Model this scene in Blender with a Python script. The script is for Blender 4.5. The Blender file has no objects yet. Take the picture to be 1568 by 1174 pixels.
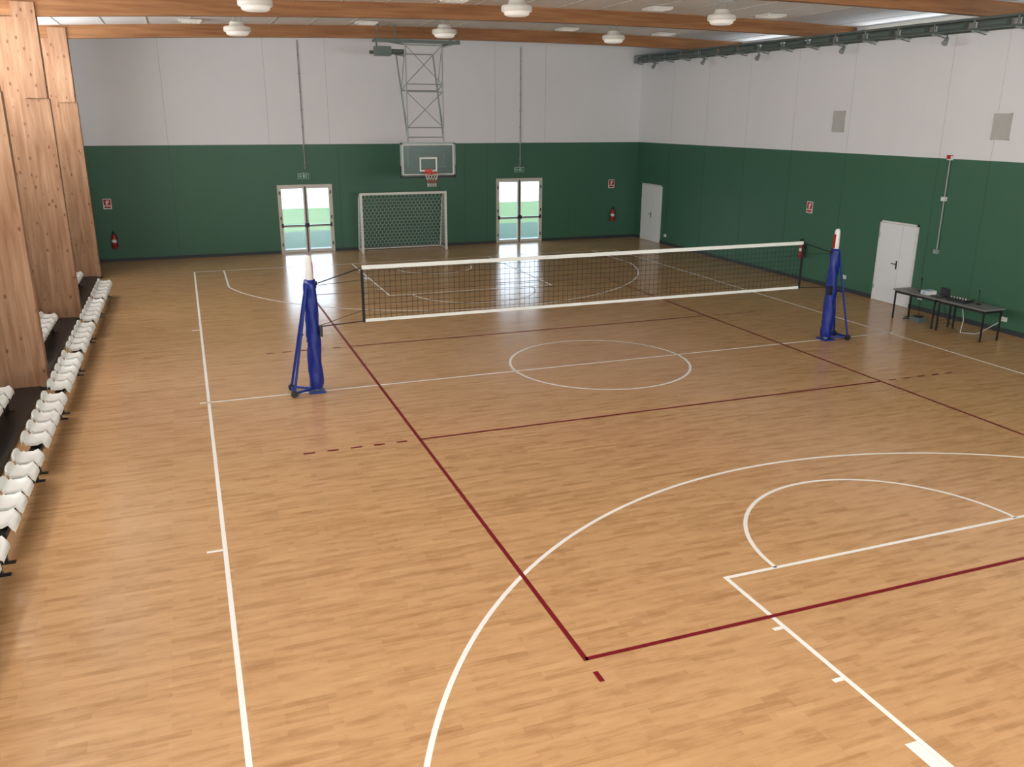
import bpy, math, random
import numpy as np
from mathutils import Matrix, Vector
random.seed(7)
sc=bpy.context.scene
sc.view_settings.view_transform='Standard'
sc.view_settings.look='None'

# ------------------------------------------------------------ helpers
def lin(c):
    return tuple(((v/255)/12.92 if v/255<=0.04045 else ((v/255+0.055)/1.055)**2.4) for v in c)+(1.0,)
def newmat(name):
    m=bpy.data.materials.new(name); m.use_nodes=True
    nt=m.node_tree; b=nt.nodes['Principled BSDF']
    return m,nt,b
def noise_mat(name,rgb,rough=0.5,metal=0.0,var=0.06,scale=6.0,spec=0.5,bump=0.0):
    m,nt,b=newmat(name)
    tc=nt.nodes.new('ShaderNodeTexCoord'); n=nt.nodes.new('ShaderNodeTexNoise')
    n.inputs['Scale'].default_value=scale; n.inputs['Detail'].default_value=3
    nt.links.new(tc.outputs['Object'],n.inputs['Vector'])
    mx=nt.nodes.new('ShaderNodeMix'); mx.data_type='RGBA'
    c=lin(rgb)
    mx.inputs[6].default_value=tuple(v*(1-var) for v in c[:3])+(1,)
    mx.inputs[7].default_value=tuple(min(1,v*(1+var)) for v in c[:3])+(1,)
    nt.links.new(n.outputs['Fac'],mx.inputs[0]); nt.links.new(mx.outputs[2],b.inputs['Base Color'])
    b.inputs['Roughness'].default_value=rough; b.inputs['Metallic'].default_value=metal
    b.inputs['Specular IOR Level'].default_value=spec
    if bump:
        bp=nt.nodes.new('ShaderNodeBump'); bp.inputs['Strength'].default_value=bump
        nt.links.new(n.outputs['Fac'],bp.inputs['Height']); nt.links.new(bp.outputs['Normal'],b.inputs['Normal'])
    return m

class MB:
    def __init__(s): s.v=[];s.f=[];s.mi=[];s.sm=[];s.mats=[]
    def m(s,mat):
        if mat not in s.mats: s.mats.append(mat)
        return s.mats.index(mat)
    def add(s,vs,fs,mat,smooth=False):
        o=len(s.v); s.v+= [tuple(x) for x in vs]; k=s.m(mat)
        for f in fs: s.f.append(tuple(i+o for i in f)); s.mi.append(k); s.sm.append(smooth)
    def box(s,a,b,mat,M=None):
        x0,y0,z0=[min(p,q) for p,q in zip(a,b)]; x1,y1,z1=[max(p,q) for p,q in zip(a,b)]
        vs=[(x0,y0,z0),(x1,y0,z0),(x1,y1,z0),(x0,y1,z0),(x0,y0,z1),(x1,y0,z1),(x1,y1,z1),(x0,y1,z1)]
        if M is not None: vs=[tuple(M@Vector(v)) for v in vs]
        s.add(vs,[(0,3,2,1),(4,5,6,7),(0,1,5,4),(1,2,6,5),(2,3,7,6),(3,0,4,7)],mat)
    def tube(s,a,b,r,mat,n=8,r2=None,smooth=True,cap=True):
        a=Vector(a);b=Vector(b);d=(b-a)
        if d.length<1e-6: return
        d.normalize(); r2=r if r2 is None else r2
        u=d.orthogonal().normalized(); w=d.cross(u)
        vs=[]
        for i in range(n):
            t=2*math.pi*(i+.5)/n; e=u*math.cos(t)+w*math.sin(t)
            vs.append(a+e*r)
        for i in range(n):
            t=2*math.pi*(i+.5)/n; e=u*math.cos(t)+w*math.sin(t)
            vs.append(b+e*r2)
        fs=[(i,(i+1)%n,n+(i+1)%n,n+i) for i in range(n)]
        s.add(vs,fs,mat,smooth and n>4)
        if cap: s.add(vs,[tuple(range(n-1,-1,-1)),tuple(range(n,2*n))],mat)
    def path(s,pts,r,mat,n=8):
        for p,q in zip(pts[:-1],pts[1:]): s.tube(p,q,r,mat,n)
    def lathe(s,c,prof,mat,n=24,smooth=True):
        vs=[];fs=[]
        for r,z in prof:
            for i in range(n):
                t=2*math.pi*i/n; vs.append((c[0]+r*math.cos(t),c[1]+r*math.sin(t),c[2]+z))
        for j in range(len(prof)-1):
            for i in range(n):
                k=(i+1)%n; fs.append((j*n+i,j*n+k,(j+1)*n+k,(j+1)*n+i))
        s.add(vs,fs,mat,smooth)
    def obj(s,name):
        me=bpy.data.meshes.new(name); me.from_pydata(s.v,[],s.f)
        for m in s.mats: me.materials.append(m)
        me.polygons.foreach_set('material_index',s.mi); me.polygons.foreach_set('use_smooth',s.sm)
        me.update(); o=bpy.data.objects.new(name,me); sc.collection.objects.link(o); return o
def dup(o,name,loc):
    n=bpy.data.objects.new(name,o.data); n.location=loc; sc.collection.objects.link(n); return n

# ------------------------------------------------------------ room constants
YF=17.14; XR=10.05; XL=-12.4; YN=-19.0; GH=3.84
def zb(x): return 7.22-0.0017*(x-4)**2   # underside of the glulam beams
BD=0.36
# ------------------------------------------------------------ materials
def two_tone(name):
    m,nt,b=newmat(name)
    g=nt.nodes.new('ShaderNodeNewGeometry'); sp=nt.nodes.new('ShaderNodeSeparateXYZ')
    nt.links.new(g.outputs['Position'],sp.inputs[0])
    gt=nt.nodes.new('ShaderNodeMath'); gt.operation='GREATER_THAN'; gt.inputs[1].default_value=GH
    nt.links.new(sp.outputs['Z'],gt.inputs[0])
    n=nt.nodes.new('ShaderNodeTexNoise'); n.inputs['Scale'].default_value=0.7; n.inputs['Detail'].default_value=4
    nt.links.new(g.outputs['Position'],n.inputs['Vector'])
    gm=nt.nodes.new('ShaderNodeMix'); gm.data_type='RGBA'
    gm.inputs[6].default_value=lin((56,99,76)); gm.inputs[7].default_value=lin((61,105,82))
    nt.links.new(n.outputs['Fac'],gm.inputs[0])
    wm=nt.nodes.new('ShaderNodeMix'); wm.data_type='RGBA'
    wm.inputs[6].default_value=lin((222,223,224)); wm.inputs[7].default_value=lin((229,230,232))
    nt.links.new(n.outputs['Fac'],wm.inputs[0])
    mx=nt.nodes.new('ShaderNodeMix'); mx.data_type='RGBA'
    nt.links.new(gt.outputs[0],mx.inputs[0]); nt.links.new(gm.outputs[2],mx.inputs[6]); nt.links.new(wm.outputs[2],mx.inputs[7])
    nt.links.new(mx.outputs[2],b.inputs['Base Color']); b.inputs['Roughness'].default_value=0.45
    b.inputs['Specular IOR Level'].default_value=0.4
    return m
M_wall=two_tone('painted_panel')

def floor_mat():
    m,nt,b=newmat('parquet_floor')
    N=nt.nodes.new; L=nt.links.new
    g=N('ShaderNodeNewGeometry')
    def brick(w,h,off,shift):
        mp=N('ShaderNodeMapping'); mp.inputs['Location'].default_value=shift
        L(g.outputs['Position'],mp.inputs['Vector'])
        t=N('ShaderNodeTexBrick'); t.inputs['Scale'].default_value=1; t.inputs['Brick Width'].default_value=w
        t.inputs['Row Height'].default_value=h; t.inputs['Mortar Size'].default_value=0; t.offset=off; t.offset_frequency=3
        t.inputs['Color1'].default_value=(0,0,0,1); t.inputs['Color2'].default_value=(1,1,1,1)
        t.inputs['Mortar'].default_value=(.5,.5,.5,1)
        L(mp.outputs[0],t.inputs['Vector']); return t
    a=brick(0.62,0.07,0.37,(0,0,0)); c=brick(0.45,0.07,0.61,(3.13,0,0)); d=brick(1.9,0.21,0.45,(1.7,0,0))
    def streak(sx,sy,det,loc=(0,0,0)):
        mp=N('ShaderNodeMapping'); mp.inputs['Scale'].default_value=(sx,sy,1); mp.inputs['Location'].default_value=loc
        L(g.outputs['Position'],mp.inputs['Vector'])
        ns=N('ShaderNodeTexNoise'); ns.inputs['Scale'].default_value=1; ns.inputs['Detail'].default_value=det; ns.inputs['Roughness'].default_value=0.6
        L(mp.outputs[0],ns.inputs['Vector']); return ns.outputs['Fac']
    n1=streak(2.4,13,3); n2=streak(3,60,4,(4,9,0))
    def mth(op,x,y):
        n=N('ShaderNodeMath'); n.operation=op
        for i,v in enumerate((x,y)):
            if isinstance(v,(int,float)): n.inputs[i].default_value=v
            else: L(v,n.inputs[i])
        return n.outputs[0]
    s=mth('ADD',mth('MULTIPLY',a.outputs['Color'],0.17),mth('MULTIPLY',c.outputs['Color'],0.14))
    s=mth('ADD',s,mth('MULTIPLY',d.outputs['Color'],0.06))
    s=mth('ADD',s,mth('MULTIPLY',n1,0.7))
    s=mth('ADD',s,mth('MULTIPLY',n2,0.25))
    cr=N('ShaderNodeValToRGB'); cr.color_ramp.elements[0].position=0.38; cr.color_ramp.elements[1].position=0.98
    cr.color_ramp.elements[0].color=lin((156,114,74)); cr.color_ramp.elements[1].color=lin((197,156,111))
    e=cr.color_ramp.elements.new(0.66); e.color=lin((183,141,97))
    L(s,cr.inputs[0]); L(cr.outputs[0],b.inputs['Base Color'])
    b.inputs['Roughness'].default_value=0.20; b.inputs['Specular IOR Level'].default_value=0.36
    return m
M_floor=floor_mat()

def wood_mat(name,c1,c2,stretch,knots=True):
    m,nt,b=newmat(name); N=nt.nodes.new; L=nt.links.new
    g=N('ShaderNodeNewGeometry')
    mp=N('ShaderNodeMapping'); mp.inputs['Scale'].default_value=stretch; L(g.outputs['Position'],mp.inputs['Vector'])
    ns=N('ShaderNodeTexNoise'); ns.inputs['Scale'].default_value=1.0; ns.inputs['Detail'].default_value=5; ns.inputs['Distortion'].default_value=0.4
    L(mp.outputs[0],ns.inputs['Vector'])
    cr=N('ShaderNodeValToRGB'); cr.color_ramp.elements[0].position=0.3; cr.color_ramp.elements[1].position=0.7
    cr.color_ramp.elements[0].color=lin(c1); cr.color_ramp.elements[1].color=lin(c2); L(ns.outputs['Fac'],cr.inputs[0])
    out=cr.outputs[0]
    if knots:
        mp2=N('ShaderNodeMapping'); mp2.inputs['Scale'].default_value=(6.5,6.5,3.6)
        L(g.outputs['Position'],mp2.inputs['Vector'])
        vo=N('ShaderNodeTexVoronoi'); vo.inputs['Scale'].default_value=1.0; L(mp2.outputs[0],vo.inputs['Vector'])
        r2=N('ShaderNodeValToRGB'); r2.color_ramp.elements[0].position=0.08; r2.color_ramp.elements[1].position=0.2
        r2.color_ramp.elements[0].color=(.8,.8,.8,1); r2.color_ramp.elements[1].color=(0,0,0,1); L(vo.outputs['Distance'],r2.inputs[0])
        mx=N('ShaderNodeMix'); mx.data_type='RGBA'; L(r2.outputs[0],mx.inputs[0]); L(out,mx.inputs[6])
        mx.inputs[7].default_value=lin((100,62,38)); out=mx.outputs[2]
    L(out,b.inputs['Base Color']); b.inputs['Roughness'].default_value=0.55; b.inputs['Specular IOR Level'].default_value=0.3
    return m
M_col=wood_mat('spruce_column_wood',(142,101,72),(181,143,112),(9,9,0.8))
M_beam=wood_mat('glulam_beam_wood',(138,92,56),(170,122,80),(0.8,6,14),False)

M_white=noise_mat('white_line_paint',(228,224,216),0.4,var=0.03)
M_red=noise_mat('dark_red_line_paint',(112,12,26),0.5,var=0.05,spec=0.25)
M_ceil=noise_mat('ceiling_white',(240,240,240),0.8,var=0.04,scale=0.8)
M_joint=noise_mat('panel_joint_grey',(202,202,199),0.6)
M_jointg=noise_mat('panel_joint_green',(48,88,67),0.6)
M_base=noise_mat('baseboard_dark',(44,52,54),0.5)
M_alu=noise_mat('door_frame_cream',(205,200,186),0.35)
M_dark=noise_mat('dark_rubber',(28,28,30),0.5)
M_blk=noise_mat('black_steel',(24,23,24),0.45)
M_grey=noise_mat('galvanised_grey',(150,158,156),0.4,metal=0.2)
M_conduit=noise_mat('conduit_grey',(150,152,150),0.5)
M_dgrey=noise_mat('tray_grey_green',(98,110,106),0.5,metal=0.2)
M_blue=noise_mat('blue_vinyl',(10,36,122),0.35,var=0.25,scale=7,bump=0.3)
M_bluep=noise_mat('blue_paint',(16,42,122),0.35)
M_seat=noise_mat('white_plastic',(222,221,214),0.35,var=0.03)
M_plas=noise_mat('off_white_plastic',(214,214,208),0.4,var=0.03)
M_door=noise_mat('white_door_paint',(222,226,226),0.4,var=0.02)
M_redp=noise_mat('extinguisher_red',(165,22,24),0.3)
M_orange=noise_mat('hoop_red',(205,62,38),0.4)
M_green=noise_mat('exit_sign_green',(20,120,80),0.4)
M_table=noise_mat('grey_table_top',(120,118,116),0.4,scale=20)
M_netw=noise_mat('white_net_cord',(222,226,220),0.7)
M_netb=noise_mat('black_net_cord',(22,22,22),0.8)
M_lamp=noise_mat('lamp_enamel',(224,220,210),0.45,var=0.02)
def glass(name,alpha,rgb,rough=0.05):
    m,nt,b=newmat(name); nt.nodes.remove(b)
    o=nt.nodes['Material Output']; t=nt.nodes.new('ShaderNodeBsdfTransparent'); g=nt.nodes.new('ShaderNodeBsdfGlossy')
    g.inputs['Roughness'].default_value=rough; t.inputs[0].default_value=lin(rgb)
    n=nt.nodes.new('ShaderNodeTexNoise'); n.inputs['Scale'].default_value=3
    mr=nt.nodes.new('ShaderNodeMapRange'); mr.inputs[3].default_value=alpha*0.9; mr.inputs[4].default_value=alpha*1.1
    nt.links.new(n.outputs['Fac'],mr.inputs[0])
    mx=nt.nodes.new('ShaderNodeMixShader'); nt.links.new(mr.outputs[0],mx.inputs[0]); nt.links.new(t.outputs[0],mx.inputs[1]); nt.links.new(g.outputs[0],mx.inputs[2])
    nt.links.new(mx.outputs[0],o.inputs[0]); return m
M_glass=glass('clear_glass',0.03,(250,252,252))
M_bglass=glass('backboard_glass',0.05,(205,218,216),0.3)

# ------------------------------------------------------------ floor
b=MB(); b.box((XL,YN,-0.15),(12.6,YF+0.2,0),M_floor); b.obj('floor')
# ------------------------------------------------------------ walls
doors=[(-3.46,1.95,2.44),(4.85,1.95,2.50)]
b=MB(); xs=XL-0.2
for (cx,w,h) in doors:
    b.box((xs,YF,0),(cx-w/2,YF+0.2,7.75),M_wall)
    b.box((cx-w/2,YF,h),(cx+w/2,YF+0.2,7.75),M_wall); xs=cx+w/2
b.box((xs,YF,0),(12.6,YF+0.2,7.75),M_wall); b.obj('wall_far')
b=MB(); b.box((XR,YN,0),(XR+0.2,YF,6.95),M_wall)
b.box((XR+0.2,YN,6.8),(12.4,YF,6.95),M_wall); b.box((12.4,YN,6.8),(12.6,YF,7.75),M_wall); b.obj('wall_right')
b=MB(); b.box((XL-0.2,YN,0),(XL,YF,7.75),M_wall); b.obj('wall_left')
b=MB(); b.box((XL-0.2,YN-0.2,0),(12.6,YN,7.75),M_wall); b.obj('wall_near')
# ceiling (gently arched, panelled)
b=MB(); n=30; vs=[]; fs=[]
for i in range(n+1):
    x=XL-0.2+(12.6-XL+0.2)*i/n
    for (y,dz) in ((YN-.2,0),(YF+.2,0),(YF+.2,.15),(YN-.2,.15)): vs.append((x,y,zb(x)+BD+dz))
for i in range(n):
    o=i*4
    fs+=[(o,o+1,o+5,o+4),(o+1,o+2,o+6,o+5),(o+2,o+3,o+7,o+6),(o+3,o,o+4,o+7)]
b.add(vs,fs,M_ceil)
for k in range(-10,11):   # shallow panel ribs
    x=k*1.15
    b.box((x-.012,YN,zb(x)+BD-.012),(x+.012,YF,zb(x)+BD+.02),M_joint)
b.obj('ceiling')
# beams + columns
BY=[13.9,7.9,1.9,-4.1,-10.1,-16.1]
def beam():
    b=MB(); n=24; x0,x1=-11.8,12.35; vs=[];fs=[]
    for i in range(n+1):
        x=x0+(x1-x0)*i/n; z=zb(x)
        vs+=[(x,-.1,z),(x,.1,z),(x,.1,z+BD+.03),(x,-.1,z+BD+.03)]
    for i in range(n):
        o=i*4; fs+=[(o,o+4,o+5,o+1),(o+1,o+5,o+6,o+2),(o+2,o+6,o+7,o+3),(o+3,o+7,o+4,o)]
    fs+=[(0,1,2,3),(n*4+3,n*4+2,n*4+1,n*4)]
    b.add(vs,fs,M_beam); return b
b0=None
for y in BY:
    if b0 is None: b0=beam().obj('ceiling_beam'); b0.location=(0,y,0)
    else: dup(b0,'ceiling_beam',(0,y,0))
def column():
    b=MB()
    xf=-10.2; xb=-11.65; zt=zb(xf)
    b.box((xb,-.12,0),(xf,.12,5.15),M_col)
    b.box((xb,-.10,5.15),(xf-.06,.10,zt-.01),M_col)
    b.box((xf-.50,-.17,5.15),(xf-.03,-.102,zt+.28),M_col)   # cheek plates that hold the beam
    b.box((xf-.50,.102,5.15),(xf-.03,.17,zt+.28),M_col)
    for i in range(1,5):
        x=xb+(xf-xb)*i/5; b.box((x-.004,-.123,0),(x+.004,-.119,5.15),M_beam)
    b.box((xb-.02,-.14,0),(xf+.02,.14,.06),M_blk)
    return b
c0=None
for y in BY[:-1]:
    if c0 is None: c0=column().obj('timber_column'); c0.location=(0,y,0)
    else: dup(c0,'timber_column',(0,y,0))

# panel joints, baseboards
b=MB()
for x in (-7.9,-4.57,-2.47,3.83,5.9):
    b.box((x-.010,YF-.004,GH),(x+.010,YF,7.4),M_joint)
for x in (-7.9,-2.2,2.6,3.5,7.0):
    b.box((x-.008,YF-.004,.12),(x+.008,YF,GH),M_jointg)
b.obj('trim_1')
b=MB()
for i in range(13):
    y=14.6-i*2.4
    if 1.9<y<3.4: y=1.7
    b.box((XR-.004,y-.008,GH),(XR,y+.008,6.9),M_joint); b.box((XR-.004,y-.007,.12),(XR,y+.007,GH),M_jointg)
b.obj('trim_2')
b=MB(); 
xs=XL
for (cx,w,h) in doors: b.box((xs,YF-.02,0),(cx-w/2,YF,.11),M_base); xs=cx+w/2
b.box((xs,YF-.02,0),(XR,YF,.11),M_base); b.obj('baseboard_far')
b=MB(); ys=YN
for (y0,y1) in ((2.0,3.35),(15.0,16.6)): b.box((XR-.02,ys,0),(XR,y0,.11),M_base); ys=y1
b.box((XR-.02,ys,0),(XR,YF,.11),M_base); b.obj('baseboard_right')

# ------------------------------------------------------------ court lines
LW=0.05
def strip(b,p,q,mat,z,w=LW):
    p=Vector((*p,0));q=Vector((*q,0)); d=(q-p).normalized(); nrm=Vector((-d.y,d.x,0))*w/2
    b.add([(v.x,v.y,z) for v in (p-nrm,q-nrm,q+nrm,p+nrm)],[(0,1,2,3)],mat)
def arc(b,c,r,a0,a1,mat,z,n=72):
    vs=[];fs=[]
    for i in range(n+1):
        t=a0+(a1-a0)*i/n
        for rr in (r-LW/2,r+LW/2): vs.append((c[0]+rr*math.cos(t),c[1]+rr*math.sin(t),z))
    for i in range(n): fs.append((2*i,2*i+1,2*i+3,2*i+2))
    b.add(vs,fs,mat)
b=MB(); z=.002
for sx in (-1,1): strip(b,(sx*7.5,-14.05),(sx*7.5,14.05),M_white,z)
for sy in (-1,1): strip(b,(-7.5,sy*14.02),(7.5,sy*14.02),M_white,z)
strip(b,(-7.65,0),(7.65,0),M_white,z)
arc(b,(0.04,0),1.82,0,2*math.pi,M_white,z,96)
for sy in (-1,1):
    strip(b,(-7.7,sy*5.675),(-7.526,sy*5.675),M_white,z)
    ang=math.acos(6.6/6.75)
    cy=sy*12.425
    if sy<0: arc(b,(0,cy),6.75,ang,math.pi-ang,M_white,z,120)
    else: arc(b,(0,cy),6.75,-math.pi+ang,-ang,M_white,z,120)
    ye=cy-sy*6.75*math.sin(ang)
    for sx in (-1,1):
        strip(b,(sx*6.6,ye),(sx*6.6,sy*14.02),M_white,z)
        strip(b,(sx*2.45,sy*8.226),(sx*2.45,sy*13.99),M_white,z)
        for yy in (9.2,10.05,12.25): strip(b,(sx*2.476,sy*yy),(sx*2.58,sy*yy),M_white,z)
        strip(b,(sx*2.537,sy*10.9),(sx*2.537,sy*11.3),M_white,z,.12)
    strip(b,(-2.475,sy*8.2),(2.475,sy*8.2),M_white,z)
    if sy<0: arc(b,(0,-8.2),1.8,0,math.pi,M_white,z)
    else: arc(b,(0,8.2),1.8,-math.pi,0,M_white,z)
    if sy<0: arc(b,(0,cy),1.25,0,math.pi,M_white,z)
    else: arc(b,(0,cy),1.25,-math.pi,0,M_white,z)
b.obj('basketball_court_lines')
b=MB(); z=.004
for sx in (-1,1): strip(b,(sx*4.5,-9.025),(sx*4.5,9.025),M_red,z)
for y in (-9,-3,3,9): strip(b,(-4.5,y),(4.5,y),M_red,z)
for sx in (-1,1):
    for sy in (-1,1):
        strip(b,(sx*4.5,sy*9.2),(sx*4.5,sy*9.35),M_red,z)
        for i in range(5):
            x=4.7+.35*i; strip(b,(sx*x,sy*3),(sx*(x+.17),sy*3),M_red,z)
b.obj('volleyball_court_lines')

# ------------------------------------------------------------ glazed doors
for k,(cx,w,h) in enumerate(doors):
    b=MB(); y0,y1=YF+.02,YF+.12; x0,x1=cx-w/2+.002,cx+w/2-.002; F=.06; h=h-.002
    b.box((x0,YF+.001,0),(x0+F,y1,h),M_alu); b.box((x1-F,YF+.001,0),(x1,y1,h),M_alu); b.box((x0+F,YF+.001,h-F),(x1-F,y1,h),M_alu)
    b.box((x0,y0,0),(x1,y1,.02),M_grey)
    for s in (0,1):
        a0=x0+F+s*(w/2-F)+.005; a1=a0+w/2-F-.01
        S=.07
        b.box((a0,y0,.02),(a0+S,y1-.03,h-F),M_alu); b.box((a1-S,y0,.02),(a1,y1-.03,h-F),M_alu)
        b.box((a0+S,y0,.02),(a1-S,y1-.03,.12),M_alu); b.box((a0+S,y0,h-F-.08),(a1-S,y1-.03,h-F),M_alu)
        b.box((a0+S,y0,.93),(a1-S,y1-.03,1.01),M_alu)
        b.box((a0+S,y0+.03,.12),(a1-S,y0+.04,h-F-.08),M_glass)
        b.tube((a0+.05,y0-.09,1.0),(a1-.05,y0-.09,1.0),.016,M_blk)
        for xx in (a0+.04,a1-.04): b.box((xx-.03,y0-.1,.93),(xx+.03,y0,1.07),M_blk)
        for zz in (.25,1.2,2.1): b.box(((a0 if s==0 else a1)-.02,y0-.03,zz),((a0 if s==0 else a1)+.02,y0,zz+.12),M_dark)
    b.box((cx-.02,y0-.012,.02),(cx+.02,y0,h-F),M_dark)
    b.obj('door_%d'%(k+1))
def metal_door(name,y0,y1,h,split):
    b=MB(); x=XR-.001
    b.box((x-.03,y0,0),(x,y0+.05,h),M_plas); b.box((x-.03,y1-.05,0),(x,y1,h),M_plas); b.box((x-.03,y0,h-.05),(x,y1,h),M_plas)
    ym=y0+.05+(y1-y0-.1)*split
    b.box((x-.045,y0+.055,.01),(x,ym-.004,h-.055),M_door); b.box((x-.045,ym+.004,.01),(x,y1-.055,h-.055),M_door)
    yh=ym+.07
    b.box((x-.055,yh-.02,.94),(x-.045,yh+.02,1.16),M_dark)
    b.tube((x-.055,yh,1.08),(x-.1,yh,1.08),.01,M_dark); b.tube((x-.1,yh-.005,1.08),(x-.1,yh+.13,1.08),.011,M_dark)
    for zz in (.3,1.7): b.tube((x-.05,y1-.05,zz),(x-.05,y1-.05,zz+.12),.012,M_grey)
    b.obj(name)
metal_door('door_3',15.0,16.6,2.25,.42)
metal_door('door_4',2.0,3.33,2.16,.36)

# ------------------------------------------------------------ wall fittings
def conduit(name,x):
    b=MB(); b.tube((x,YF-.025,2.98),(x,YF-.025,7.3),.02,M_conduit)
    for i in range(7): b.box((x-.035,YF-.03,3.2+i*.6),(x+.035,YF,3.23+i*.6),M_conduit)
    b.obj(name)
conduit('wall_conduit',-3.40); conduit('wall_conduit',4.86)
def exit_sign(x,z):
    b=MB(); b.box((x-.19,YF-.06,z-.09),(x+.19,YF,z+.09),M_plas); b.box((x-.18,YF-.065,z-.08),(x+.18,YF-.06,z+.08),M_green)
    b.box((x-.01,YF-.068,z-.05),(x+.03,YF-.065,z+.05),M_seat); b.box((x-.12,YF-.068,z-.008),(x-.06,YF-.065,z+.008),M_seat)
    b.add([(x-.15,YF-.067,z),(x-.11,YF-.067,z-.03),(x-.11,YF-.067,z+.03)],[(0,1,2)],M_seat)
    b.tube((x+.09,YF-.067,z+.04),(x+.09,YF-.069,z+.04),.014,M_seat); b.box((x+.08,YF-.068,z-.05),(x+.1,YF-.065,z+.02),M_seat)
    b.box((x-.02,YF-.05,z+.09),(x+.02,YF,z+.13),M_conduit)
    b.obj('exit_sign')
exit_sign(-3.48,2.74); exit_sign(4.83,2.83)
def T(kind,pos):
    if kind=='far': return Matrix.Translation((pos[0],YF-.001,pos[1]))
    return Matrix.Translation((XR-.001,pos[0],pos[1]))@Matrix.Rotation(-math.pi/2,4,'Z')
def place(b,name,kind,pos):
    o=b.obj(name); o.matrix_world=T(kind,pos); return o
def ext_sign():
    b=MB(); b.box((-.13,-.012,-.17),(.13,0,.17),M_seat); b.box((-.11,-.014,-.05),(.11,-.012,.15),M_redp)
    b.box((-.035,-.016,-.03),(.02,-.014,.09),M_seat); b.box((.03,-.016,.05),(.06,-.014,.12),M_seat); b.box((-.02,-.016,.09),(.01,-.014,.12),M_seat)
    b.box((-.10,-.014,-.14),(.10,-.012,-.08),M_redp); return b
for k,p in (('far',(-10.02,1.95)),('far',(8.88,2.2)),('right',(6.28,2.22))): place(ext_sign(),'extinguisher_sign',k,p)
def extinguisher():
    b=MB(); c=(0,-.12,0)
    b.lathe(c,[(0,-.25),(.075,-.25),(.08,-.23),(.08,.12),(.07,.17),(.03,.21),(.025,.24)],M_redp,16)
    b.tube((0,-.12,.23),(0,-.12,.29),.028,M_blk); b.box((-.015,-.2,.27),(.015,-.08,.295),M_blk); b.box((-.015,-.22,.31),(.015,-.09,.325),M_blk)
    b.path([(.03,-.12,.26),(.1,-.13,.22),(.12,-.13,.1),(.1,-.13,-.12)],.012,M_blk); b.tube((.1,-.13,-.1),(.1,-.13,-.2),.018,M_blk,r2=.024)
    b.box((-.03,-.05,-.1),(.03,0,.15),M_blk); b.lathe(c,[(.081,-.05),(.081,.05)],M_seat,16)
    return b
for k,p in (('far',(-9.95,.72)),('far',(8.93,.95)),('right',(6.31,.95))): place(extinguisher(),'fire_extinguisher',k,p)
M_grille=noise_mat('vent_grille_grey',(186,186,180),0.5)
def vent():
    b=MB(); w,h=.24,.29
    for s in (-1,1): b.box((s*w-.02*(s>0),-.02,-h),(s*w+.02*(s<0),0,h),M_grille)
    b.box((-w,-.02,h-.02),(w,0,h),M_grille); b.box((-w,-.02,-h),(w,0,-h+.02),M_grille); b.box((-w,-.004,-h),(w,0,h),M_grille)
    for i in range(14):
        z=-h+.04+i*.038; b.box((-w+.02,-.015,z),(w-.02,-.003,z+.018),M_grille)
    return b
for p in ((5.43,4.69),(.05,4.6)): place(vent(),'wall_vent','right',p)
b=MB(); b.tube((XR-.03,1.33,1.6),(XR-.03,1.33,3.84),.018,M_conduit)
for z in (1.58,2.88,3.86): b.box((XR-.08,1.27,z-.05),(XR,1.39,z+.05),M_plas if z>2 else M_grey)
b.box((XR-.1,1.28,3.84),(XR,1.38,3.93),M_redp)
b.obj('wall_conduit')
for y,z in ((4.48,.41),(-.88,.32),(14.6,.35),(2.0-.35,.35)):
    b=MB(); b.box((-.07,-.03,-.05),(.07,0,.05),M_seat); b.box((-.05,-.034,-.03),(.05,-.03,.03),M_plas)
    for s in (-.02,.02): b.tube((s,-.036,0),(s,-.034,0),.008,M_dark)
    place(b,'wall_outlet','right',(y,z))

# cable tray along the right wall
b=MB()
def tz(y): return 6.68+(y+2)*(0.20/19)
y0,y1=-14.0,16.95
for xo in (-.08,-.42):
    for dz in (0,.22):
        b.tube((XR+xo,y0,tz(y0)+dz),(XR+xo,y1,tz(y1)+dz),.03,M_dgrey,6)
y=y1
while y>y0:
    z=tz(y)
    b.box((XR-.46,y-.03,z-.05),(XR-.001,y+.03,z-.02),M_grey)
    b.tube((XR-.42,y,z),(XR-.42,y,z+.22),.025,M_dgrey,6)
    b.tube((XR-.03,y,z-.10),(XR-.42,y,z-.03),.014,M_dgrey,6)
    b.tube((XR-.25,y,z+.1),(XR-.25,y-.75,z+.1),.09,M_dgrey,8)
    y-=1.15
b.obj('cable_tray')
for y in (15.4,12.0,8.9,5.1,1.6,-2.2):
    b=MB(); z=tz(y)-.06
    b.tube((XR-.40,0,z+.0),(XR-.40,0,z-.08),.012,M_blk)
    b.tube((XR-.38,.0,z-.08),(XR-.50,-.04,z-.20),.04,M_grey,12,r2=.075)
    b.lathe((XR-.40,0,z-.09),[(0,0.04),(.035,.03),(.04,-.02),(0,-.03)],M_blk,12)
    o=b.obj('spotlight'); o.location=(0,y,0)

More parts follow.
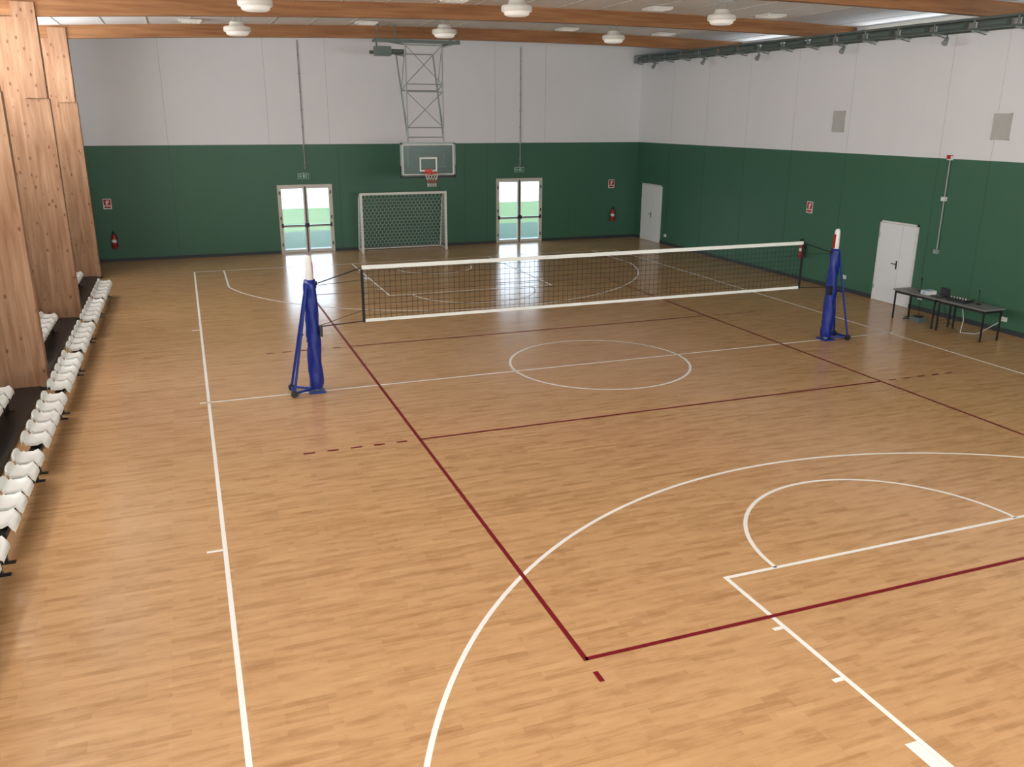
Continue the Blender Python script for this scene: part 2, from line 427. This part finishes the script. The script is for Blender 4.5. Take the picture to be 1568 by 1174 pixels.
# ------------------------------------------------------------ ceiling lamps
M_emit,nt,bb=newmat('lamp_diffuser'); bb.inputs['Base Color'].default_value=lin((235,232,222)); bb.inputs['Emission Color'].default_value=(1,.97,.9,1); bb.inputs['Emission Strength'].default_value=0.25
b=MB()
b.lathe((0,0,0),[(0,.30),(.17,.30),(.19,.27),(.2,.20),(.34,.17),(.36,.14),(.36,.06),(.34,.04)],M_lamp,28)
b.lathe((0,0,0),[(.34,.04),(.30,.035),(.29,-.02),(.24,-.05),(0,-.055)],M_emit,28)
for a in range(3):
    t=a*2.094; b.tube((.12*math.cos(t),.12*math.sin(t),.28),(.12*math.cos(t),.12*math.sin(t),.48),.008,M_grey,6)
L0=None
for y in (11.0,5.0,-1.0,-7.0,-13.0):
    for x in (-5.75,.1,5.65):
        loc=(x,y,zb(x)-.13)
        if L0 is None: L0=b.obj('ceiling_lamp'); L0.location=loc
        else: dup(L0,'ceiling_lamp',loc)
b=MB(); b.box((-.3,-.3,-.03),(.3,.3,.03),M_lamp); b.box((-.26,-.26,-.034),(.26,.26,-.03),M_emit)
for i in range(5): b.box((-.26+.13*i-.006,-.26,-.042),(-.26+.13*i+.006,.26,-.034),M_lamp)
S0=None
for y in (12.5,9.3,6.6,3.2,-.6,-6.6,-12.6):
    for x in (-6.9,-1.9 if y==12.5 else -.9,4.7,8.3):
        loc=(x,y,zb(x)+BD-.045)
        if S0 is None: S0=b.obj('ceiling_panel_light'); S0.location=loc
        else: dup(S0,'ceiling_panel_light',loc)

# ------------------------------------------------------------ volleyball net
b=MB(); x0,x1=-4.72,4.82; zt,zl=2.24,1.24
nx=int((x1-x0)/.1)
for i in range(nx+1):
    x=x0+(x1-x0)*i/nx; b.tube((x,0,zl),(x,0,zt),.0035,M_netb,4,cap=False)
for j in range(1,10):
    z=zl+j*.1; b.tube((x0,0,z),(x1,0,z),.0035,M_netb,4,cap=False)
b.box((x0,-.006,zt-.065),(x1,.006,zt+.005),M_netw); b.box((x0,-.006,zl-.02),(x1,.006,zl+.035),M_netw)
for x in (x0,x1): b.box((x-.025,-.01,zl-.02),(x+.025,.01,zt-.06),M_netb)
for s,xe,xp in ((-1,x0,-5.50),(1,x1,5.56)):
    b.path([(xe,0,zt-.03),(xp,0,1.98)],.010,M_netb,6)
    b.path([(xe,0,zt-.25),(xp,0,1.94)],.005,M_netb,6)
    b.path([(xe,0,zl),(xp,0,1.20)],.010,M_netb,6)
    b.path([(xe,0,zl+.2),(xp,0,1.22)],.005,M_netb,6)
b.obj('volleyball_net')
def vpost(name,s,px):
    b=MB()
    b.tube((0,0,0),(0,0,2.2),.045,M_grey,12)
    n=16; vs=[];fs=[]; rows=22
    for j in range(rows+1):
        z=.07+1.98*j/rows
        for i in range(n):
            t=2*math.pi*i/n
            r=.122-.020*j/rows+.012*math.sin(3*t+j*.9)+.008*random.uniform(-1,1)
            if j==0 or j==rows: r*=.86
            vs.append((r*math.cos(t)*1.05,r*math.sin(t),z))
    for j in range(rows):
        for i in range(n):
            k=(i+1)%n; fs.append((j*n+i,j*n+k,(j+1)*n+k,(j+1)*n+i))
    fs.append(tuple(rows*n+i for i in range(n)))
    b.add(vs,fs,M_blue,True)
    for z in (.4,.95,1.5,1.92): b.lathe((0,0,z),[(.132-.01*z,-.012),(.134-.01*z,0),(.132-.01*z,.012)],M_bluep,16)
    b.lathe((0,0,0),[(.06,2.03),(.065,2.1),(.058,2.42),(.04,2.47),(0,2.48)],M_seat,14)
    b.box((-s*.066,-.03,2.06),(-s*.05,.03,2.36),M_redp)
    b.lathe((s*-.09,0,1.98),[(0,-.03),(.04,-.03),(.04,.03),(0,.03)],M_blk,12)
    b.box((s*-.15,-.16,1.05),(s*-.10,-.08,1.25),M_blk)
    for y in (-.22,.22):
        b.tube((s*.06,y*.25,1.98),(s*.42,y,.07),.024,M_bluep,8)
        b.tube((s*.42,y-.03,.062),(s*.42,y+.03,.062),.06,M_blk,14)
    b.tube((s*.42,-.22,.07),(s*.42,.22,.07),.026,M_bluep,8)
    b.tube((s*.05,0,.07),(s*.42,-.22,.07),.024,M_bluep,8); b.tube((s*.05,0,.07),(s*.42,.22,.07),.024,M_bluep,8)
    b.tube((s*.2,-.12,1.1),(s*.2,.12,1.1),.018,M_bluep,8)
    b.box((-.14,-.15,0),(.14,.15,.03),M_bluep)
    o=b.obj(name); o.location=(px,0,0)
vpost('volleyball_post',-1,-5.64); vpost('volleyball_post',1,5.70)

# ------------------------------------------------------------ goal
b=MB(); gx0,gx1=-1.62,1.54; gy=16.22; gh=2.08; P=.04
for x in (gx0,gx1): b.box((x-P,gy-P,0),(x+P,gy+P,gh),M_seat)
b.box((gx0-P,gy-P,gh-.0),(gx1+P,gy+P,gh+.08),M_seat)
dT,dB=.30,.82
for x in (gx0,gx1):
    b.path([(x,gy,gh+.02),(x,gy+dT,gh),(x,gy+dT+.15,gh-.15),(x,gy+dB,.04),(x,gy,.04)],.02,M_seat,8)
b.tube((gx0,gy+dB,.04),(gx1,gy+dB,.04),.025,M_seat); b.tube((gx0,gy+dT,gh),(gx1,gy+dT,gh),.018,M_seat)
def hexnet(b,fn,W,H,s,r,mat):
    hx=s*math.sqrt(3); E=set()
    rows=int(H/(1.5*s))+1; cols=int(W/hx)+1
    def key(p): return (round(p[0],4),round(p[1],4))
    for j in range(rows+1):
        for i in range(cols+1):
            cx=i*hx+(hx/2 if j%2 else 0); cy=j*1.5*s
            pts=[(cx+s*math.sin(k*math.pi/3),cy+s*math.cos(k*math.pi/3)) for k in range(6)]
            for k in range(6):
                a,c=key(pts[k]),key(pts[(k+1)%6])
                E.add((min(a,c),max(a,c)))
    for a,c in sorted(E):
        ok=all(-1e-3<=p[0]<=W+1e-3 and -1e-3<=p[1]<=H+1e-3 for p in (a,c))
        if ok: b.tube(fn(*a),fn(*c),r,mat,4,cap=False)
W=gx1-gx0
Hb=math.hypot(dB-dT,gh)
hexnet(b,lambda u,v:(gx0+u,gy+dB-(dB-dT)*v/Hb+.06*math.sin(v*1.4)*math.sin(u),.04+(gh-.04)*v/Hb),W,Hb,.085,.0045,M_netw)
for x in (gx0,gx1):
    hexnet(b,lambda u,v,x=x:(x,gy+u*(1-(v/gh)*(1-dT/dB)),.04+v),dB,gh-.04,.085,.0045,M_netw)
hexnet(b,lambda u,v:(gx0+u,gy+v,gh+.02),W,dT,.085,.0045,M_netw)
b.obj('futsal_goal')

# ------------------------------------------------------------ basketball backstop
b=MB(); by=12.8
bz0,bz1=2.93,3.98; bw=.9
b.box((-bw,by,bz0),(bw,by+.02,bz1),M_bglass)
F=.045
b.box((-bw-.02,by-.015,bz0-.02),(bw+.02,by+.05,bz0+F),M_dgrey); b.box((-bw-.02,by-.015,bz1-F),(bw+.02,by+.05,bz1+.02),M_grey)
for s in (-1,1): b.box((s*(bw+.02),by-.015,bz0),(s*(bw-F),by+.05,bz1),M_grey)
def rectline(x0,x1,z0,z1,w):
    y0,y1=by-.006,by-.001
    b.box((x0,y0,z0),(x1,y1,z0+w),M_seat); b.box((x0,y0,z1-w),(x1,y1,z1),M_seat); b.box((x0,y0,z0+w),(x0+w,y1,z1-w),M_seat); b.box((x1-w,y0,z0+w),(x1,y1,z1-w),M_seat)
rectline(-bw+F,bw-F,bz0+F,bz1-F,.03); rectline(-.295,.295,3.08,3.53,.05)
b.box((-bw-.03,by-.03,bz0-.05),(bw+.03,by+.06,bz0+.0),M_dark)
for s in (-1,1): b.box((s*(bw+.035),by-.03,bz0-.05),(s*(bw+.01),by+.06,bz0+.35),M_dark)
rc=(0,by-.15-.225,3.05); n=28
for i in range(n):
    t0=2*math.pi*i/n; t1=2*math.pi*(i+1)/n
    b.tube((rc[0]+.23*math.cos(t0),rc[1]+.23*math.sin(t0),3.05),(rc[0]+.23*math.cos(t1),rc[1]+.23*math.sin(t1),3.05),.012,M_orange,8)
b.box((-.11,by-.16,2.98),(.11,by-.005,3.07),M_orange); b.box((-.13,by-.02,2.95),(.13,by-.001,3.15),M_orange)
lv=[(.225,0),(.19,-.1),(.155,-.2),(.135,-.3),(.15,-.42)]; m=12
for j in range(4):
    for i in range(m):
        for d in (-.5,.5):
            t0=2*math.pi*(i+(j%2)*.5)/m; t1=2*math.pi*(i+(j%2)*.5+d)/m
            b.tube((rc[0]+lv[j][0]*math.cos(t0),rc[1]+lv[j][0]*math.sin(t0),3.04+lv[j][1]),(rc[0]+lv[j+1][0]*math.cos(t1),rc[1]+lv[j+1][0]*math.sin(t1),3.04+lv[j+1][1]),.006,M_seat if j!=2 else M_orange,5,cap=False)
yf=13.05; R=.024
def fr(z,k): return (k*.6,yf,z)
for k in (-1,1):
    b.tube(fr(3.2,k),fr(7.1,k),R,M_grey)
    b.tube((k*.6,yf,4.1),(k*.62,14.2,6.75),R,M_grey)
    b.tube((k*.6,by+.05,3.85),fr(3.95,k),R,M_grey); b.tube((k*.6,by+.05,3.2),fr(3.2,k),R,M_grey)
for z in (3.2,4.15,4.45,5.55,5.78,6.95): b.tube(fr(z,-1),fr(z,1),R*.8,M_grey)
for z in (4.45,5.6,6.75):
    yy=yf+(z-4.1)/2.65*(14.2-yf); b.tube((-.61,yy,z),(.61,yy,z),R*.8,M_grey)
for za,zc in ((4.45,5.55),(5.78,6.95)):
    b.tube(fr(za,-1),fr(zc,1),R*.6,M_grey,6); b.tube(fr(za,1),fr(zc,-1),R*.6,M_grey,6)
for k in (-1,1):
    b.tube((k*.61,yf+.66,5.6),fr(5.78,k),R*.7,M_grey,6); b.tube((k*.61,yf+.66,5.6),fr(4.45,k),R*.6,M_grey,6); b.tube((k*.61,yf+.66,5.6),fr(6.9,k),R*.6,M_grey,6)
b.box((-1.5,yf-.05,7.0),(1.2,yf+.05,7.1),M_dgrey); b.box((-1.5,14.1,6.72),(-.3,14.2,6.82),M_dgrey)
for x in (-1.45,-.9,.9,1.15): b.box((x-.03,yf-.04,7.05),(x+.03,13.78,7.12),M_dgrey); b.tube((x,yf,7.1),(x,yf,7.52),.02,M_dgrey,6)
b.box((-1.5,13.2,6.62),(-1.0,13.55,6.9),M_dgrey); b.tube((-1.0,13.4,6.76),(-.5,13.4,6.76),.07,M_dgrey,12)
b.tube((-1.45,13.3,6.9),(-1.45,13.3,7.1),.03,M_dgrey); b.tube((.6,13.05,6.95),(1.2,13.6,7.08),.02,M_dgrey,6); b.tube((-.6,13.05,6.95),(-1.45,13.3,7.08),.02,M_dgrey,6)
b.tube((-.6,13.05,6.6),(-1.4,13.3,6.75),.018,M_dgrey,6); b.tube((.6,13.05,6.9),(1.15,13.05,7.05),.03,M_grey,8)
b.tube((0,12.95,3.2),(0,12.95,.0+2.6),.006,M_grey,5)
b.obj('basketball_hoop')

# ------------------------------------------------------------ seats
prof=[(.0,-.07),(.006,-.02),(.025,.004),(.06,.004),(.12,-.022),(.22,-.022),(.275,0.0),(.305,.04),(.318,.085),(.33,.105),(.348,.10),(.358,.05)]
def seat(b,xf,yc,z):
    w=.198; ny=10; vs=[];fs=[]
    for (d,h) in prof:
        for j in range(ny+1):
            u=-1+2*j/ny
            e=abs(u)**4
            hh=h+ (.028*e if .05<d<.28 else -.035*e)
            ww=w*(1-.08*(1 if d<.02 or d>.31 else 0))
            vs.append((xf-d+.02*e*(1 if d>.25 else -1),yc+u*ww,z+hh))
    m=ny+1
    for i in range(len(prof)-1):
        for j in range(ny): fs.append((i*m+j,i*m+j+1,(i+1)*m+j+1,(i+1)*m+j))
    b.add(vs,fs,M_seat,True)
    for u in (-1,1):
        j=0 if u<0 else ny
        vv=[];ff=[]
        for i in range(len(prof)): p=vs[i*m+j]; vv+= [p,(p[0],p[1]-u*.004,p[2]-.04)]
        for i in range(len(prof)-1): ff.append((2*i,2*i+1,2*i+3,2*i+2))
        b.add(vv,ff,M_seat,True)
    b.box((xf-.26,yc-.08,z-.075),(xf-.08,yc+.08,z-.035),M_blk)
def bench(name,xf,y0,z,base=0.0,n=5,pitch=.49):
    b=MB(); L=pitch*n
    for i in range(n): seat(b,xf,y0+pitch*(i+.5),z)
    b.box((xf-.24,y0-.02,z-.14),(xf-.10,y0+L+.02,z-.07),M_blk)
    for yy in (y0+.03,y0+L-.03):
        b.box((xf-.22,yy-.03,base+.01),(xf-.14,yy+.03,z-.13),M_blk); b.box((xf-.30,yy-.03,base+.001),(xf-.06,yy+.03,base+.015),M_blk)
    b.obj(name)
for k in range(7): bench('seat_bench',-9.64,-7.88+2.68*k,.45)
for y0 in (-2.1,3.7,9.5): bench('seat_bench',-10.46,y0,.52,.10)
b=MB()
for y0,y1 in ((-4.0+.15,1.7),(2.1,7.7),(8.1,13.7)):
    b.box((-11.4,y0,0),(-10.3,y1,.10),M_blk)
b.obj('seating_plinth')

# ------------------------------------------------------------ tables
M_lap=noise_mat('laptop_dark',(36,38,42),0.4); M_screen=noise_mat('screen_blue',(140,180,215),0.3)
def table(name,y0,y1):
    b=MB(); x0,x1=8.72,9.32; z=.74
    b.box((x0,y0,z-.03),(x1,y1,z),M_table)
    b.box((x0+.03,y0+.05,z-.09),(x0+.06,y1-.05,z-.03),M_blk); b.box((x1-.06,y0+.05,z-.09),(x1-.03,y1-.05,z-.03),M_blk)
    for x in (x0+.03,x1-.06):
        for y in (y0+.04,y1-.07): b.box((x,y,0),(x+.03,y+.03,z-.03),M_blk)
    for y in (y0+.04,y1-.07): b.box((x0+.06,y,z-.09),(x1-.06,y+.03,z-.05),M_blk)
    b.obj(name)
table('folding_table',-.08,1.26); table('folding_table',-1.45,-.11)
z=.741
b=MB(); b.box((8.85,.3,z),(9.12,.52,z+.09),M_plas); b.tube((8.85,.41,z+.045),(8.82,.41,z+.045),.03,M_screen,14); b.box((8.9,.34,z+.09),(9.05,.48,z+.095),M_screen); b.obj('video_projector')
b=MB(); b.box((8.85,-.05,z),(9.15,.21,z+.02),M_lap); b.box((9.14,-.05,z+.02),(9.16,.21,z+.2),M_lap,None); b.box((8.89,-.03,z+.02),(9.05,.19,z+.024),M_dgrey); b.obj('laptop')
b=MB(); b.box((8.85,-.75,z),(9.15,-.25,z+.07),M_lap)
for i in range(6): b.tube((8.95,-.7+i*.08,z+.07),(8.95,-.7+i*.08,z+.09),.015,M_plas,8); b.box((9.03,-.71+i*.08,z+.07),(9.1,-.69+i*.08,z+.078),M_grey)
b.obj('audio_mixer')
for yy in (.75,-.92):
    b=MB(); b.lathe((9.1,yy,z),[(0,0),(.06,0),(.06,.02),(.01,.03)],M_blk,14); b.path([(9.1,yy,z+.02),(9.09,yy,z+.18),(9.04,yy-.04,z+.3)],.007,M_blk,6); b.tube((9.04,yy-.04,z+.3),(9.0,yy-.06,z+.34),.016,M_blk,8); b.obj('desk_microphone')
b=MB(); b.box((8.95,.55,0.001),(9.2,.85,.12),M_dgrey); b.box((9.0,.6,.12),(9.15,.8,.14),M_blk); b.path([(9.0,.85,.05),(8.9,1.0,.015),(9.1,1.15,.015),(9.5,1.1,.015),(10.0,1.6,.3)],.008,M_dark,5); b.obj('power_box')
b=MB(); b.path([(9.1,-.5,z-.1),(9.15,-.55,.3),(9.05,-.6,.02),(9.3,-.8,.012),(9.6,-.7,.012),(9.98,-.88,.3)],.008,M_plas,5); b.path([(9.05,.0,z-.1),(9.1,-.1,.25),(9.2,-.3,.012),(9.05,-.5,.012)],.007,M_dark,5); b.obj('power_cable')

# ------------------------------------------------------------ outdoors
M_grass=noise_mat('grass',(78,100,52),0.9,var=0.25,scale=1.5)
M_pave=noise_mat('pavement',(205,206,206),0.8,var=0.06,scale=2)
M_pale=noise_mat('dry_grass',(98,114,78),0.9,var=0.15,scale=2)
b=MB(); b.box((-40,YF+.2,-.2),(40,70,-.05),M_grass); b.obj('ground')
b=MB(); b.box((-30,YF+.2,-.05),(30,YF+1.3,-.02),M_pave); b.box((-40,34,-.05),(40,65,-.03),M_pave); b.obj('pavement')
b=MB(); b.box((-30,YF+1.3,-.05),(30,YF+6.5,-.03),M_pale); b.obj('lawn')

# ------------------------------------------------------------ lighting
w=bpy.data.worlds.new('sky'); sc.world=w; w.use_nodes=True
nt=w.node_tree; bg=nt.nodes['Background']
tc=nt.nodes.new('ShaderNodeTexCoord'); sp=nt.nodes.new('ShaderNodeSeparateXYZ'); cr=nt.nodes.new('ShaderNodeValToRGB')
nt.links.new(tc.outputs['Generated'],sp.inputs[0]); nt.links.new(sp.outputs['Z'],cr.inputs[0]); nt.links.new(cr.outputs[0],bg.inputs[0])
cr.color_ramp.elements[0].position=0.0; cr.color_ramp.elements[0].color=(.86,.94,1,1)
cr.color_ramp.elements[1].position=0.7; cr.color_ramp.elements[1].color=(.20,.34,.62,1)
e=cr.color_ramp.elements.new(0.25); e.color=(.66,.82,1,1)
bg.inputs[1].default_value=5.5
def area(name,loc,rot,sx,sy,p,col=(1,1,1)):
    l=bpy.data.lights.new(name,'AREA'); l.shape='RECTANGLE'; l.size=sx; l.size_y=sy; l.energy=p; l.color=col
    o=bpy.data.objects.new(name,l); o.location=loc; o.rotation_euler=rot; sc.collection.objects.link(o); return o
s=bpy.data.lights.new('sun','SUN'); s.energy=10; s.angle=.01; so=bpy.data.objects.new('sun',s); so.rotation_euler=(math.radians(40),0,math.radians(-15)); sc.collection.objects.link(so)
def window(name,c,axis,w,h):
    b=MB()
    if axis=='y':
        y=YN
        for x in (-w/2,w/2): b.box((c[0]+x-.05,y,c[1]-h/2),(c[0]+x+.05,y+.08,c[1]+h/2),M_alu)
        for zz in (-h/2,h/2): b.box((c[0]-w/2,y,c[1]+zz-.05),(c[0]+w/2,y+.08,c[1]+zz+.05),M_alu)
    else:
        x=XL if axis=='x' else 12.4; d=.08 if axis=='x' else -.08
        for yy in (-w/2,w/2): b.box((x,c[0]+yy-.05,c[1]-h/2),(x+d,c[0]+yy+.05,c[1]+h/2),M_alu)
        for zz in (-h/2,h/2): b.box((x,c[0]-w/2,c[1]+zz-.03),(x+d,c[0]+w/2,c[1]+zz+.03),M_alu)
    b.obj(name)
k=1
for cx in (-7.5,0,6.0):
    window('window_%d'%k,(cx,4.6),'y',5.6,3.2)
    area('window_light',(cx,YN+.1,4.6),(math.radians(102),0,0),5.4,3.0,920,(.96,.985,1)); k+=1
for cy in (10.9,4.9,-1.1,-7.1,-13.1):
    window('window_%d'%k,(cy,5.9),'x',5.0,1.5)
    area('window_light',(XL+.1,cy,5.9),(0,math.radians(-90),0),1.4,4.8,330,(.95,.98,1)); k+=1
for cy in (10.9,4.9,-1.1,-7.1):
    window('window_%d'%k,(cy,7.2),'xr',5.2,.34)
    area('window_light',(12.3,cy,7.2),(0,math.radians(90),0),.28,5.0,14,(.96,.98,1)); k+=1

# ------------------------------------------------------------ camera
yaw,pitch,roll=.3585,-.3005,.0033
ca,sa=math.cos(yaw),math.sin(yaw)
f=Vector((sa*math.cos(pitch),ca*math.cos(pitch),math.sin(pitch))); r0=Vector((ca,-sa,0)); u0=r0.cross(f)
r=math.cos(roll)*r0+math.sin(roll)*u0; u=-math.sin(roll)*r0+math.cos(roll)*u0
cam=bpy.data.cameras.new('camera'); cam.lens=36*1336.93/1600; cam.sensor_width=36; cam.clip_end=300
co=bpy.data.objects.new('camera',cam); sc.collection.objects.link(co)
M=Matrix((( r.x,u.x,-f.x,-7.5162),(r.y,u.y,-f.y,-15.097),(r.z,u.z,-f.z,4.7496),(0,0,0,1)))
co.matrix_world=M; sc.camera=co
